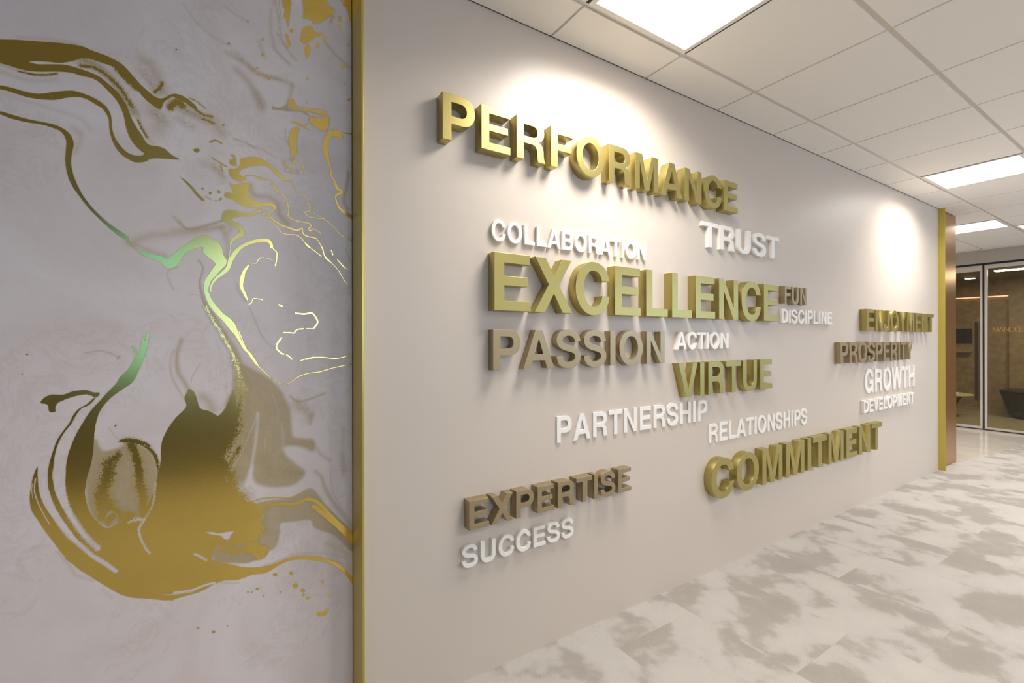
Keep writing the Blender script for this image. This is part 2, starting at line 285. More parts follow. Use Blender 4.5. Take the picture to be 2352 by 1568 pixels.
# ------------------------------------------------------------------ mural: marbled gold print on the left wall
MURAL = [
('w',9,0.85,[23,1314,49,1295,81,1273,114,1253,148,1219,170,1186,188,1140,194,1100,199,1041,223,1029,265,1017,265,978,232,995,199,1006,170,1003,182,972,217,935,238,909,223,885,193,870,136,874,89,895,78,924,78,956,54,904,30,886,1,885,-36,928,-36,987,2,1043,25,1101,2,1164,23,1211,33,1253]),
('w',6,0.6,[-65,1561,-60,1532,-45,1488,-25,1450,-3,1409,18,1372,41,1329,49,1292,60,1261,70,1214,23,1202,28,1262,26,1308,8,1360,-15,1403,-33,1438,-50,1479,-62,1526]),
('w',5,0.8,[92,824,139,834,182,828,217,839,253,852,278,828,303,786,351,723,399,667,399,591,335,665,284,697,265,711,256,736,235,744,196,745,161,747,159,718,147,673,127,662,97,670,91,734,111,792]),
('w',4,0.9,[-34,687,-24,709,-4,728,27,727,86,707,119,686,129,671,113,644,86,641,59,639,22,650,-4,657,-26,667]),
('ws',3.692,11.6034,0.7425,[272,906,291,883,303,840,335,780,397,682]),
('ws',0.3692,1.6,0.945,[321,1037,321,901,328,832,361,755,391,714]),
('ws',4.74686,14.9187,0.405,[368,1048,361,946,368,877]),
('ws',3.16457,9.94579,0.675,[260,1106,254,1077]),
('ws',3.692,11.6034,0.54,[257,1017,291,963,319,939]),
('ws',2.10971,6.63053,0.81,[191,1177,215,1157,257,1164,304,1181]),
('ws',8.43886,26.5221,0.405,[197,1142,257,1121,242,1089]),
('ws',5.80171,18.234,0.567,[-232,1654,-184,1682,-116,1696,-6,1733]),
('ws',1.89874,5.96748,0.675,[-116,1736,-95,1713,-44,1731,-6,1751]),
('ws',3.692,11.6034,0.567,[-6,1727,7,1687,9,1635]),
('ws',3.16457,9.94579,0.54,[-228,1654,-173,1632,-149,1626]),
('ws',1.37131,4.30984,0.54,[-119,1594,-144,1580,-144,1557,-130,1524]),
('ws',1.37131,4.30984,0.945,[-68,1619,-56,1599,-61,1569,-65,1548,-61,1516,-49,1478,-29,1434]),
('ws',0.3692,1.5,0.81,[-93,1510,-73,1511,-59,1501]),
('ws',1.37131,4.30984,0.54,[69,1477,86,1437,102,1390,127,1355,146,1339]),
('ws',2.10971,6.63053,0.54,[35,1552,40,1528,59,1498]),
('ws',5.27428,16.5763,0.7425,[72,1880,85,1848,126,1849,152,1831,160,1794,183,1768]),
('ws',2.10971,6.63053,0.675,[-129,1746,-96,1713,-32,1739,-2,1755]),
('ws',4.21943,13.2611,0.4725,[-129,1706,-57,1715,18,1737,8,1711]),
('ws',6.32914,19.8916,0.405,[-57,1925,-27,1916,-2,1885]),
('ws',2.10971,6.63053,0.405,[45,2005,99,2007,149,1984]),
('ws',3.16457,9.94579,0.95,[386,1982,379,1936,369,1872,382,1847]),
('ws',5.80171,18.234,0.675,[35,2246,67,2219,99,2169,107,2140]),
('ws',4.21943,13.2611,0.567,[9,2293,61,2273,99,2251,155,2255,199,2246]),
('ws',3.16457,9.94579,0.675,[141,2356,164,2335,190,2315]),
('ws',3.16457,9.94579,0.4725,[136,2481,133,2417,144,2363]),
('ws',3.16457,9.94579,0.6075,[306,2429,344,2395,390,2365]),
('ws',8.43886,26.5221,0.675,[-128,2097,-81,2074,-32,2061,-7,2034]),
('ws',3.692,11.6034,0.4725,[99,2361,108,2338,113,2315]),
('ws',3.16457,9.94579,0.6075,[199,2246,193,2205,184,2177]),
('ws',1.58229,4.9729,0.81,[29,2021,61,2016,88,2004]),
('ws',0.843886,2.65221,0.81,[178,2092,178,2053,192,2028]),
('w',2.5,0.8,[138,2158,155,2156,178,2172,184,2190,187,2168,213,2162,243,2164,256,2150,225,2161,184,2151,158,2149,138,2145]),
('ws',2.10971,6.63053,0.3375,[-104,2406,-66,2356,-16,2326,19,2320]),
('ws',2.10971,6.63053,0.405,[4,2442,20,2430,67,2414]),
('ws',8.43886,26.5221,0.675,[-206,2202,-184,2189,-161,2134,-166,2115]),
('ws',12.6583,39.7832,0.54,[-184,2054,-161,2031,-173,2000]),
('ws',2.10971,6.63053,0.54,[-217,2045,-193,1973,-179,1959]),
('ws',5.80171,18.234,0.95,[-346,2156,-310,2154,-274,2122,-242,2071,-223,2038]),
('ws',2.10971,6.63053,0.6075,[-496,2094,-461,2088,-421,2087,-388,2100]),
('ws',3.16457,9.94579,0.405,[-496,2074,-452,2068,-421,2072,-388,2087]),
('ws',3.692,11.6034,0.405,[-350,1962,-340,1946,-344,1918,-352,1895]),
('ws',3.16457,9.94579,0.27,[-496,2020,-425,2007,-340,1991,-319,1964]),
('ws',2.63714,8.28816,0.405,[-461,2176,-388,2194,-338,2198]),
('ws',3.16457,9.94579,0.945,[-111,1371,-122,1328,-120,1275,-104,1240,-89,1207]),
('ws',0.843886,2.65221,0.675,[-63,1297,-85,1254,-87,1239]),
('ws',1.79326,5.63595,0.567,[-132,1336,-139,1299,-132,1250,-104,1185]),
('ws',1.37131,4.30984,0.675,[-330,1334,-302,1339,-278,1333,-259,1319]),
('ws',1.58229,4.9729,0.81,[-257,1324,-261,1316]),
('ws',0.421943,2,0.81,[-280,1119,-268,1093,-253,1077]),
('ws',6.85657,21.5492,0.81,[-58,1192,-41,1173,-31,1148]),
('ws',0.632914,2,0.54,[7,1236,4,1209,10,1187]),
('ws',3.16457,9.94579,0.216,[-420,810,-455,804,-462,775,-458,754]),
('ws',2.10971,6.63053,0.405,[-389,790,-362,739,-351,714,-315,689]),
('ws',2.10971,6.63053,0.27,[-295,659,-275,625]),
('ws',1.26583,3.97832,0.4725,[-14,598,12,588,38,580]),
('ws',4.21943,13.2611,0.3375,[303,649,354,609,380,582]),
('ws',0.421943,1.5,0.945,[384,553,367,578,315,605,226,631,181,632,138,621,105,621]),
('ws',0.3692,1.5,0.95,[397,515,367,554,318,584,271,610,226,626,181,628,141,620]),
('wn',2.32069,7.29358,0.9,[93,1128,93,1100,87,1032,78,971,70,910,75,878]),
('wn',1.37131,4.30984,0.55,[93,1119,78,1083,62,1041,43,994,17,949]),
('wn',3.692,11.6034,0.9,[67,901,108,866,164,853,208,848]),
('wn',3.16457,9.94579,0.9,[44,905,46,871,70,848]),
('wn',0.7384,2.32069,0.5,[33,978,17,934]),
('wn',2.10971,6.63053,0.3,[164,1087,170,1022,159,992]),
('wn',1.05486,3.31526,0.3,[136,1191,153,1133,153,1088]),
('wn',0.949371,2.98374,0.3,[114,1042,114,1004]),
('g',2,0.1,[-726,2075,-609,2125,-496,2158,-461,2169,-425,2178,-380,2189,-338,2195,-314,2190,-290,2187,-269,2181,-251,2173,-232,2154,-210,2128,-193,2113,-173,2099,-157,2099,-141,2113,-127,2122,-106,2121,-107,2108,-127,2114,-141,2103,-152,2091,-161,2065,-175,2070,-193,2082,-208,2098,-219,2117,-232,2132,-249,2149,-270,2159,-294,2162,-318,2165,-338,2160,-358,2146,-381,2134,-410,2128,-440,2118,-461,2100,-496,2099,-609,2074,-726,2015]),
('g',2,0,[-496,2119,-452,2116,-438,2116,-425,2116,-396,2125,-369,2132,-338,2130,-318,2127,-298,2120,-278,2104,-261,2090,-249,2072,-238,2050,-230,2024,-219,1999,-206,1978,-191,1953,-166,1952,-150,1948,-139,1937,-127,1930,-118,1927,-117,1923,-139,1920,-173,1915,-188,1909,-197,1900,-219,1893,-232,1897,-249,1907,-264,1926,-274,1953,-278,1974,-279,1993,-280,2006,-286,2021,-294,2032,-310,2041,-324,2048,-338,2051,-354,2048,-373,2039,-388,2031,-399,2039,-411,2041,-396,2049,-373,2059,-354,2065,-338,2064,-314,2058,-296,2049,-284,2038,-276,2021,-273,2000,-272,1978,-266,1955,-255,1936,-243,1922,-228,1914,-210,1915,-199,1923,-208,1930,-223,1946,-234,1966,-241,1989,-245,2015,-251,2039,-263,2065,-282,2087,-300,2105,-316,2112,-338,2112,-358,2114,-388,2108,-425,2096,-454,2092,-478,2095,-496,2098]),
('s',1.2,0,[-440,2118,-421,2125,-396,2130,-369,2134,-334,2134,-310,2130,-286,2125,-270,2110,-253,2093,-240,2069,-249,2075,-263,2093,-278,2107,-298,2121,-318,2129,-338,2132,-369,2133,-396,2126,-425,2116]),
('g',2,0,[-726,1984,-594,2043,-496,2038,-475,2038,-452,2035,-425,2036,-411,2041,-399,2037,-389,2030,-425,2022,-452,2022,-479,2027,-496,2028,-594,2029,-726,1966]),
('g',2,0,[-726,1909,-594,1972,-496,1970,-475,1967,-450,1963,-425,1962,-411,1962,-390,1960,-373,1953,-362,1943,-355,1926,-354,1913,-357,1894,-359,1876,-359,1857,-355,1832,-346,1803,-331,1769,-308,1736,-280,1706,-256,1687,-239,1673,-242,1662,-266,1679,-294,1708,-322,1741,-344,1776,-358,1801,-367,1830,-371,1865,-370,1896,-369,1920,-374,1937,-383,1947,-401,1952,-423,1955,-439,1954,-456,1954,-480,1957,-496,1962,-594,1960,-726,1895]),
('gs',3.61665,5,0.7,[-175,2113,-161,2134,-157,2147]),
('gs',3.91804,7,0.9,[-338,2140,-310,2143,-274,2122,-249,2094,-227,2053]),
('gs',9.04163,8,0.8,[-259,2157,-238,2133,-217,2115]),
('gs',9.04163,8,0.9,[-138,2077,-120,2100,-107,2089]),
('gs',2.10971,3,0.7,[-461,2085,-434,2086,-407,2093,-388,2103]),
('gs',2.10971,4,0.7,[-215,2020,-206,1998,-193,1973]),
('g',2,0,[-236,1673,-234,1656,-222,1641,-200,1632,-178,1626,-158,1622,-146,1616,-135,1626,-116,1649,-95,1668,-78,1686,-61,1696,-46,1698,-31,1690,-16,1681,-6,1664,-1,1640,7,1626,4,1610,-11,1591,-24,1572,-37,1553,-40,1529,-37,1508,-29,1491,-14,1470,-1,1453,17,1438,30,1420,37,1399,45,1374,58,1346,75,1325,96,1287,88,1287,69,1318,53,1340,43,1359,29,1386,14,1405,-4,1432,-24,1455,-42,1484,-50,1508,-54,1528,-51,1558,-39,1580,-29,1599,-23,1611,-34,1625,-49,1637,-56,1647,-55,1660,-61,1662,-80,1653,-102,1636,-114,1612,-121,1600,-132,1590,-144,1589,-155,1594,-162,1606,-176,1610,-196,1618,-217,1633,-232,1648,-241,1658,-241,1669]),
('g',1.5,0,[9,1623,17,1639,30,1662,51,1682,75,1697,102,1706,125,1708,137,1697,139,1679,131,1679,129,1691,119,1698,97,1694,70,1683,48,1667,35,1647,25,1628,14,1596,-1,1580,-19,1563,-29,1548,-34,1532,-35,1520,-39,1529,-35,1547,-24,1569,-6,1588,4,1607]),
('ss',1.35624,1.2,0,[10,1629,4,1604,-11,1585,-29,1563,-39,1541,-41,1520]),
('gs',1.05486,1.5,0,[18,1682,16,1654,13,1629]),
('g',1.5,0,[70,1619,67,1607,59,1591,56,1569,52,1547,59,1526,67,1498,59,1507,51,1525,43,1543,43,1565,47,1583,56,1603]),
('g',2,0,[-7,1757,-2,1779,8,1788,26,1790,50,1785,71,1786,88,1796,104,1806,107,1803,90,1787,74,1778,50,1773,29,1767,19,1758,29,1752,42,1747,53,1735,57,1720,53,1710,39,1700,26,1689,18,1673,16,1678,18,1691,31,1708,42,1720,43,1726,31,1734,18,1741,8,1744,-2,1749]),
('g',1.5,0,[16,1875,29,1873,45,1880,69,1884,70,1871,66,1848,74,1837,88,1829,112,1828,135,1830,147,1824,149,1813,140,1804,133,1793,137,1781,152,1770,169,1761,192,1756,213,1751,225,1759,232,1758,234,1742,246,1734,273,1730,286,1715,298,1693,304,1670,330,1642,320,1648,303,1663,295,1689,283,1715,270,1727,243,1730,231,1739,228,1753,213,1745,189,1750,166,1757,149,1765,133,1777,129,1792,135,1804,143,1812,140,1818,126,1819,99,1813,66,1805,45,1809,24,1823,8,1826,1,1831,2,1840,11,1846,24,1843,25,1847,19,1865]),
('g',2,0,[12,1918,19,1922,34,1926,45,1943,44,1957,56,1965,80,1974,104,1973,127,1961,146,1948,163,1932,178,1920,195,1921,195,1916,175,1913,158,1921,141,1937,121,1951,99,1949,77,1942,56,1931,42,1919,42,1909,53,1902,62,1903,58,1893,42,1886,27,1890,16,1901]),
('gs',1.80833,1.5,0,[61,1908,85,1912,107,1906,135,1906,138,1892,155,1873,175,1860,183,1836,188,1814,186,1794,201,1784,225,1780,252,1777,259,1769,250,1759,255,1753,267,1760]),
('gs',3.31526,1.5,0,[93,1909,115,1906]),
('gs',3.31526,1.5,0,[138,1892,155,1873]),
('gs',1.20555,1.5,0,[195,1919,201,1901,213,1880,231,1878,246,1859,253,1834,252,1819,237,1815,252,1801,280,1800,301,1799,324,1784,343,1766,356,1752,396,1733]),
('gs',0.904163,1.5,0,[255,1844,264,1819,292,1806,317,1790]),
('gs',1.35624,1.5,0,[101,1801,110,1796,118,1802,121,1798,110,1790,107,1786,119,1788,126,1773,143,1763,157,1745,166,1734,183,1731,207,1732,225,1725,237,1710,249,1698,267,1685,292,1666]),
('gs',3.01388,1.5,0,[241,1705,252,1695]),
('gs',1.05486,1.5,0,[304,1667,333,1639,352,1617,369,1587,389,1565]),
('gs',1.65763,1.5,0,[346,1659,369,1635,385,1625]),
('gs',1.20555,1.5,0,[267,1760,283,1753,292,1743]),
('gs',2.10971,1.5,0,[325,1691,330,1676]),
('gs',0.904163,1.5,0,[71,1623,90,1624,96,1636,107,1645,126,1643,140,1635]),
('gs',1.65763,1.5,0,[135,1685,143,1674,151,1665,150,1642,146,1620]),
('gs',0.753469,1.5,0,[379,1712,376,1694,395,1648]),
('g',2,0,[302,2089,311,2108,324,2119,344,2122,360,2123,365,2100,357,2098,340,2104,324,2097,316,2082,313,2055,318,2026,321,1996,327,1977,330,1958,343,1936,350,1920,363,1914,364,1901,353,1895,343,1885,346,1869,359,1847,401,1825,401,1812,369,1828,350,1845,340,1868,338,1891,353,1904,356,1908,340,1915,334,1938,321,1963,321,1983,308,2011,299,2036,296,2065,296,2067]),
('g',2,0,[359,2705,359,2602,367,2591,380,2579,387,2561,387,2547,395,2533,402,2522,404,2724]),
('g',4,0.45,[170,2591,196,2602,196,2537,192,2496,186,2442,180,2466,174,2470,176,2497,170,2507]),
('g',5,0.75,[234,2618,303,2647,312,2570,335,2562,335,2545,312,2519,293,2499,268,2483,259,2491,244,2492,233,2488,235,2520]),
('g',2,0.2,[226,2418,229,2442,241,2461,262,2469,267,2456,281,2454,296,2460,293,2450,271,2434,256,2415,235,2401,226,2405]),
('s',1,0,[237,2431,250,2436,248,2432,239,2428]),
('g',2,0.2,[244,2401,253,2404,256,2382,245,2354,239,2376]),
('g',1.2,0.1,[288,2413,287,2407,280,2402,274,2405,276,2412,280,2418,286,2416]),
('g',1.2,0.1,[202,2433,201,2429,196,2424,192,2427,191,2432,196,2437,201,2437]),
('g',1.2,0.1,[311,2448,308,2441,301,2436,296,2439,298,2445,301,2450,307,2451]),
('g',1.2,0.1,[364,2506,360,2500,354,2496,350,2499,349,2504,354,2510,359,2508]),
('g',1.2,0.1,[362,2533,357,2527,352,2522,348,2525,349,2530,352,2536,357,2536]),
('g',1.2,0.1,[114,2373,113,2370,109,2367,107,2369,107,2373,110,2375,113,2376]),
('g',1.2,0.1,[116,2322,112,2319,109,2316,106,2317,106,2321,109,2324,114,2325]),
('g',1.2,0.1,[2,2059,0,2056,-2,2054,-4,2056,-5,2059,-2,2061,1,2062]),
('g',1.2,0.1,[18,2325,16,2322,13,2320,10,2321,11,2324,13,2328,16,2327]),
('g',1.2,0.1,[329,2380,327,2377,324,2375,321,2376,322,2379,324,2380,326,2381]),
('g',1.2,0.1,[85,2262,83,2258,79,2256,77,2258,75,2261,79,2264,83,2265]),
('g',1.2,0.1,[97,2272,96,2269,93,2269,90,2268,91,2271,93,2275,96,2274]),
('g',1.2,0.1,[131,2246,130,2242,126,2240,124,2243,122,2246,126,2248,130,2249]),
('g',1.2,0.1,[119,2248,118,2245,115,2244,113,2244,114,2247,115,2249,118,2250]),
('g',1.2,0.1,[101,2256,100,2253,97,2252,94,2252,94,2256,97,2258,101,2259]),
('g',1.2,0.1,[250,2284,250,2280,246,2279,243,2281,243,2284,246,2287,250,2288]),
('g',1.2,0.1,[-120,2259,-121,2257,-123,2256,-125,2256,-124,2259,-123,2261,-121,2260]),
('g',1.2,0.1,[393,2250,390,2247,387,2245,383,2245,384,2250,387,2253,392,2254]),
('g',1.2,0.1,[372,2363,367,2358,362,2353,359,2357,357,2361,362,2366,368,2367]),
('g',1.2,0.1,[187,2375,185,2370,180,2369,178,2371,176,2374,181,2376,185,2379]),
('g',1.2,0.1,[249,2200,248,2198,246,2196,244,2198,244,2200,246,2201,248,2201]),
('g',1.2,0.1,[69,2417,69,2414,66,2413,65,2414,64,2416,66,2419,68,2418]),
('g',1.2,0.1,[376,2304,375,2302,373,2300,370,2301,370,2304,373,2305,375,2306]),
('g',1.2,0.1,[390,2452,388,2448,384,2445,381,2447,382,2450,384,2453,388,2455]),
('g',2,0,[177,2412,186,2413,195,2378,189,2379]),
('ws',0.7384,3,0.945,[159,2522,161,2491,167,2461]),
('g',6,0.5,[256,2150,280,2154,305,2162,318,2167,316,2139,308,2115,286,2115,268,2124,255,2134]),
('g',5,0.6,[187,2191,202,2195,216,2176,274,2182,305,2184,305,2170,259,2168,213,2166,190,2172]),
('ss',0.904163,1,0,[202,2175,243,2170,286,2170]),
('g',2,0,[193,2119,213,2123,234,2115,252,2103,228,2111,207,2115]),
('gs',1.35624,1.5,0,[240,2110,243,2124,252,2126]),
('gs',2.10971,1.5,0,[331,2126,357,2122,400,2127]),
('g',4,0.5,[188,2062,198,2093,219,2102,216,2078,212,2058,213,2032,213,2017,204,2005,194,2003,192,2032,188,2042]),
('g',1.2,0.1,[214,1984,210,1980,206,1978,203,1980,202,1984,205,1989,212,1989]),
('g',1.2,0.1,[240,1975,237,1969,231,1966,226,1969,227,1975,231,1978,236,1979]),
('g',1.2,0.1,[231,1952,230,1949,227,1947,225,1949,224,1952,227,1955,230,1954]),
('g',1.2,0.1,[181,1971,180,1968,177,1966,173,1967,174,1971,177,1974,181,1975]),
('g',1.2,0.1,[189,1950,186,1947,183,1945,179,1946,180,1950,183,1953,187,1954]),
('g',1.2,0.1,[209,1970,207,1966,203,1965,202,1968,200,1970,203,1973,207,1973]),
('g',1.2,0.1,[-64,1963,-68,1956,-74,1954,-78,1957,-80,1963,-74,1966,-68,1968]),
('g',1.2,0.1,[-9,1843,-10,1838,-15,1837,-18,1839,-19,1844,-15,1847,-11,1846]),
('g',1.2,0.1,[-4,1821,-7,1818,-11,1814,-14,1817,-13,1821,-10,1824,-7,1824]),
('g',1.2,0.1,[-32,1835,-35,1831,-38,1829,-40,1832,-41,1835,-38,1838,-34,1838]),
('g',1.2,0.1,[-53,1846,-55,1843,-58,1841,-59,1844,-60,1846,-58,1848,-55,1848]),
('gs',1.80833,1.5,0,[-32,1947,-14,1937,8,1926]),
('gs',0.150694,1.5,0,[317,1590,343,1579]),
('g',2,0.3,[-114,1871,-98,1861,-81,1844,-69,1828,-52,1810,-57,1805,-72,1819,-84,1837,-100,1855]),
('gs',1.20555,1.5,0,[-50,1821,-42,1818,-35,1813]),
('gs',1.20555,1.5,0,[-25,1812,-17,1813]),
('g',4,0.6,[19,1968,29,1967,34,1947,32,1934,19,1935,16,1949,27,1956]),
('gs',2.10971,3,0.6,[-37,1995,-24,2004,-7,1999]),
('gs',2.10971,3,0.6,[-9,1926,-4,1909]),
('g',2,0.2,[-128,2120,-114,2122,-93,2115,-74,2100,-70,2088,-83,2091,-105,2105,-128,2111]),
('gs',3.31526,5,0.9,[-76,2090,-57,2078,-32,2076]),
('gs',3.31526,4,0.7,[-57,2063,-42,2062,-27,2056]),
('gs',1.20555,4,0.7,[-90,2119,-69,2113,-49,2098]),
('g',2,0.05,[-188,1388,-191,1371,-195,1343,-204,1309,-215,1276,-228,1246,-249,1228,-272,1208,-291,1184,-303,1159,-309,1130,-312,1103,-313,1076,-315,1050,-319,1018,-327,985,-331,954,-332,948,-331,927,-325,894,-315,868,-301,846,-283,830,-258,842,-237,848,-211,840,-196,874,-180,913,-174,943,-166,981,-167,978,-162,1005,-162,1034,-159,1065,-144,1103,-125,1133,-106,1154,-99,1168,-104,1192,-99,1206,-94,1218,-87,1217,-80,1208,-73,1190,-68,1166,-61,1154,-41,1146,-24,1133,-16,1129,2,1151,15,1187,25,1209,30,1186,33,1143,35,1106,25,1070,4,1027,-9,999,14,965,1,921,32,873,54,845,78,836,92,824,114,804,97,764,91,734,91,724,86,707,59,707,27,718,7,725,-9,720,-24,709,-34,687,-31,672,-4,657,22,644,48,630,83,619,110,616,138,616,167,622,193,625,226,622,278,605,309,588,347,563,377,528,402,490,402,465,377,510,351,542,318,571,271,593,220,611,176,613,150,605,116,592,78,597,40,592,-1,600,-29,596,-64,583,-107,581,-130,579,-133,577,-158,585,-194,601,-226,613,-254,631,-279,656,-309,689,-331,714,-355,744,-374,773,-335,776,-319,796,-339,838,-351,865,-360,895,-368,928,-372,968,-371,1007,-371,1018,-367,1049,-360,1077,-350,1107,-335,1140,-321,1168,-303,1193,-282,1222,-264,1245,-257,1261,-236,1288,-224,1315,-223,1335,-231,1350,-219,1343,-217,1324,-210,1346,-204,1379,-199,1365,-194,1391]),
('g',2,0,[-313,1206,-327,1190,-344,1178,-356,1161,-364,1140,-377,1118,-389,1094,-398,1061,-405,1028,-407,998,-406,967,-403,953,-393,912,-378,876,-362,841,-339,799,-315,763,-275,715,-275,748,-315,790,-339,822,-355,857,-370,887,-383,921,-393,954,-397,986,-398,1017,-397,1009,-394,1048,-387,1083,-375,1113,-360,1137,-350,1160,-339,1178,-323,1187,-309,1205]),
('g',2,0,[-427,1028,-435,1005,-440,972,-442,942,-438,911,-426,883,-413,852,-396,817,-374,773,-355,744,-331,714,-295,699,-275,704,-303,737,-327,768,-347,796,-366,827,-385,858,-398,884,-411,912,-420,940,-425,969,-427,1011]),
('ss',1.35624,2,0,[-431,996,-433,966,-428,937,-417,902,-404,868]),
('ss',0.904163,2,0,[-437,985,-438,965,-436,944]),
('ss',7.53469,9,0.4,[-389,997,-379,949,-366,897,-351,859,-331,818,-315,793,-305,777]),
('ss',6.02775,6,0.15,[-417,997,-413,955,-402,914,-385,869,-364,826,-339,791,-315,758,-289,730,-266,702]),
('ss',2.10971,4,0.5,[-362,833,-345,805,-323,773,-295,742]),
('ss',1.50694,3,0.6,[-406,954,-394,913,-379,873,-362,838]),
('s',6,0.3,[-309,1100,-295,1061,-274,1053,-258,1067,-262,1095,-289,1119,-305,1129]),
('g',4,0.7,[-258,1078,-243,1084,-206,1073,-184,1052,-211,1061,-236,1070,-255,1073]),
('g',5,0.8,[-211,1061,-184,1047,-171,1022,-166,990,-169,968,-175,1003,-184,1032,-204,1055]),
('w',6,.9,[-311,1090,-295,1055,-264,1057,-232,1067,-200,1051,-180,1021,-171,974,-166,926,-174,943,-182,893,-196,851,-237,848,-258,842,-283,831,-315,868,-325,894,-331,948,-331,1001]),
('gs',10.5486,16,0.5,[-232,1067,-219,1023,-213,975,-211,933,-209,938,-204,892,-204,853]),
('gs',10.5486,14,0.9,[-262,1035,-278,1018,-285,978]),
('gs',15.0694,20,0.6,[-278,1015,-287,967,-295,934,-283,896,-266,866,-237,851]),
('gs',9.04163,14,0.6,[-305,930,-299,894,-295,861]),
('s',2,0.1,[-289,859,-279,879,-264,869,-259,850,-266,838,-283,831,-291,846]),
('g',3,0.4,[-283,864,-270,872,-265,860,-275,846,-283,836,-289,849]),
('ss',3.31526,6,0.4,[-237,837,-222,840,-202,836,-213,816,-211,790,-200,757,-189,734]),
('ss',2.4111,6,0.6,[-202,836,-184,871,-177,912,-175,954]),
('gs',16.5763,30,0.75,[33,1143,28,1082,2,1024,-11,984,12,935,22,881,48,852]),
('gs',9.04163,26,0.8,[49,1222,43,1160,38,1118]),
('gs',6.02775,18,0.7,[4,957,22,985,41,1019]),
('gs',13.5624,24,0.6,[97,814,91,771,97,732]),
('gs',-13.5624,40,0.55,[108,982,130,916]),
('gs',-13.5624,36,0.55,[164,927,217,909]),
('gs',-6.02775,22,0.75,[-206,2165,-179,2128,-157,2121]),
('gs',-10.5486,30,0.75,[-175,2056,-157,2032]),
('gs',-7.53469,26,0.75,[-128,2094,-86,2073,-37,2065]),
('gs',-12.0555,30,0.7,[-119,2050,-81,2030]),
('gs',-4.52082,16,0.75,[78,2266,116,2253,161,2251]),
('gs',-12.0555,34,0.7,[88,2188,107,2153]),
('gs',-9.04163,24,0.7,[30,2300,67,2275]),
('gs',-3.01388,14,0.85,[312,2570,331,2537,322,2506]),
('gs',-3.76735,12,0.8,[144,2516,158,2458,164,2390]),
('gs',-3.76735,12,0.75,[156,2406,184,2364,211,2334]),
('gs',-2.4111,14,0.8,[-330,2158,-280,2131,-242,2077,-223,2038]),
('gs',-9.04163,24,0.7,[-27,1922,-2,1897]),
('gs',-1.50694,14,0.9,[172,1976,189,1950,213,1952]),
('gs',-0.904163,12,0.9,[198,2053,204,2012,195,1987]),
('gs',-13.5624,34,0.5,[212,1157,251,1105]),
('gs',-13.5624,30,0.6,[364,953,368,897]),
('gs',0.904163,14,0.9,[-243,1079,-213,1067]),
('gs',-9.04163,34,0.7,[41,1099,62,1051,48,1006]),
('gs',5.42498,4,0,[83,813,125,818,167,813,205,805,247,814,281,794,309,758,354,701,399,647]),
('gs',7.53469,7,0.3,[266,784,303,746,354,688,399,629]),
('gs',1.35624,1.5,0,[70,836,89,840,111,842,147,838,188,829,220,837]),
('ss',3.91804,5,0.2,[97,817,125,832,153,831,193,817,211,827]),
('s',2,0.2,[-52,766,-29,761,-14,754,7,754,26,750,17,741,12,727,-1,732,-11,745,-29,752]),
('g',5,0.8,[1,702,17,693,27,714,40,687,59,701,78,709,97,692,124,672,111,644,91,643,83,657,64,675,27,675,17,683,-4,692,-14,703,-4,722,22,726,70,723,97,704]),
('s',2,0.1,[-31,672,-31,687,-24,706,-19,692,-11,691,-24,679]),
('ss',2.4111,3,0.3,[17,683,14,663]),
('ss',3.91804,5,0.2,[-78,704,-64,692,-49,678]),
('s',4,0.4,[97,701,102,718,122,714,126,685,113,684]),
('ss',3.91804,3,0.2,[-130,599,-88,594,-51,600,-27,600]),
('ss',1.50694,3,0,[-158,601,-130,594,-83,588]),
('gs',2.4111,11,0.8,[-48,1476,-28,1429,-8,1391,13,1348,28,1308,39,1268,41,1231]),
('gs',2.10971,20,0.8,[28,1308,40,1268,41,1216]),
('ws',0.527428,2,0.95,[-60,1503,-43,1453,-8,1385,15,1336,24,1293,24,1232]),
('gs',1.35624,1.5,0,[41,1397,60,1342,84,1298,120,1256,148,1229,177,1219,200,1230,221,1245,251,1254,285,1257,329,1269,397,1282]),
('ss',0.452082,0.8,0,[60,1335,84,1295,120,1252,154,1226]),
('gs',1.35624,1.5,0,[221,1297,248,1306,291,1309,336,1303,375,1310,398,1320]),
('gs',2.4111,1.5,0,[242,1303,266,1309]),
('gs',2.4111,1.5,0,[209,1462,236,1460,260,1464,273,1449,279,1432,267,1412]),
('gs',2.5618,1.5,0,[164,1376,151,1356,150,1341,165,1324,171,1322]),
('gs',1.95902,1.5,0,[180,1319,188,1313,196,1304]),
('gs',1.95902,2,0.3,[171,1395,194,1395,203,1394,212,1405,233,1409]),
('gs',1.20555,1.5,0,[68,1487,76,1492,80,1505,90,1507,109,1503]),
('gs',2.10971,1.5,0,[157,1489,167,1485]),
('gs',1.50694,1.5,0,[242,1409,263,1409]),
('g',2,0,[-421,1200,-413,1214,-398,1221,-377,1219,-354,1228,-327,1229,-315,1222,-301,1220,-301,1215,-309,1207,-327,1217,-354,1213,-373,1205,-387,1197,-392,1185,-392,1174,-404,1175,-407,1194]),
('g',1.2,0.1,[151,576,148,573,143,573,138,577,138,583,143,584,148,582]),
('g',1.2,0.1,[198,567,196,562,191,564,188,568,186,573,191,576,196,573]),
('g',1.2,0.1,[299,510,296,507,291,508,289,512,287,516,291,517,295,515]),
('g',1.2,0.1,[215,520,211,516,204,515,198,521,199,528,204,533,212,528]),
('g',1.2,0.1,[237,498,234,492,227,495,222,500,223,505,227,507,233,505]),
('g',1.2,0.1,[252,465,248,463,244,463,240,466,239,472,244,473,249,471]),
('g',1.2,0.1,[328,451,323,449,319,449,315,453,314,458,319,459,325,458]),
('g',1.2,0.1,[297,398,291,393,283,393,275,400,275,409,283,409,290,406]),
('g',1.2,0.1,[310,396,304,391,297,391,290,398,291,405,298,405,306,405]),
('g',1.2,0.1,[314,404,312,400,308,402,301,405,304,410,307,413,313,410]),
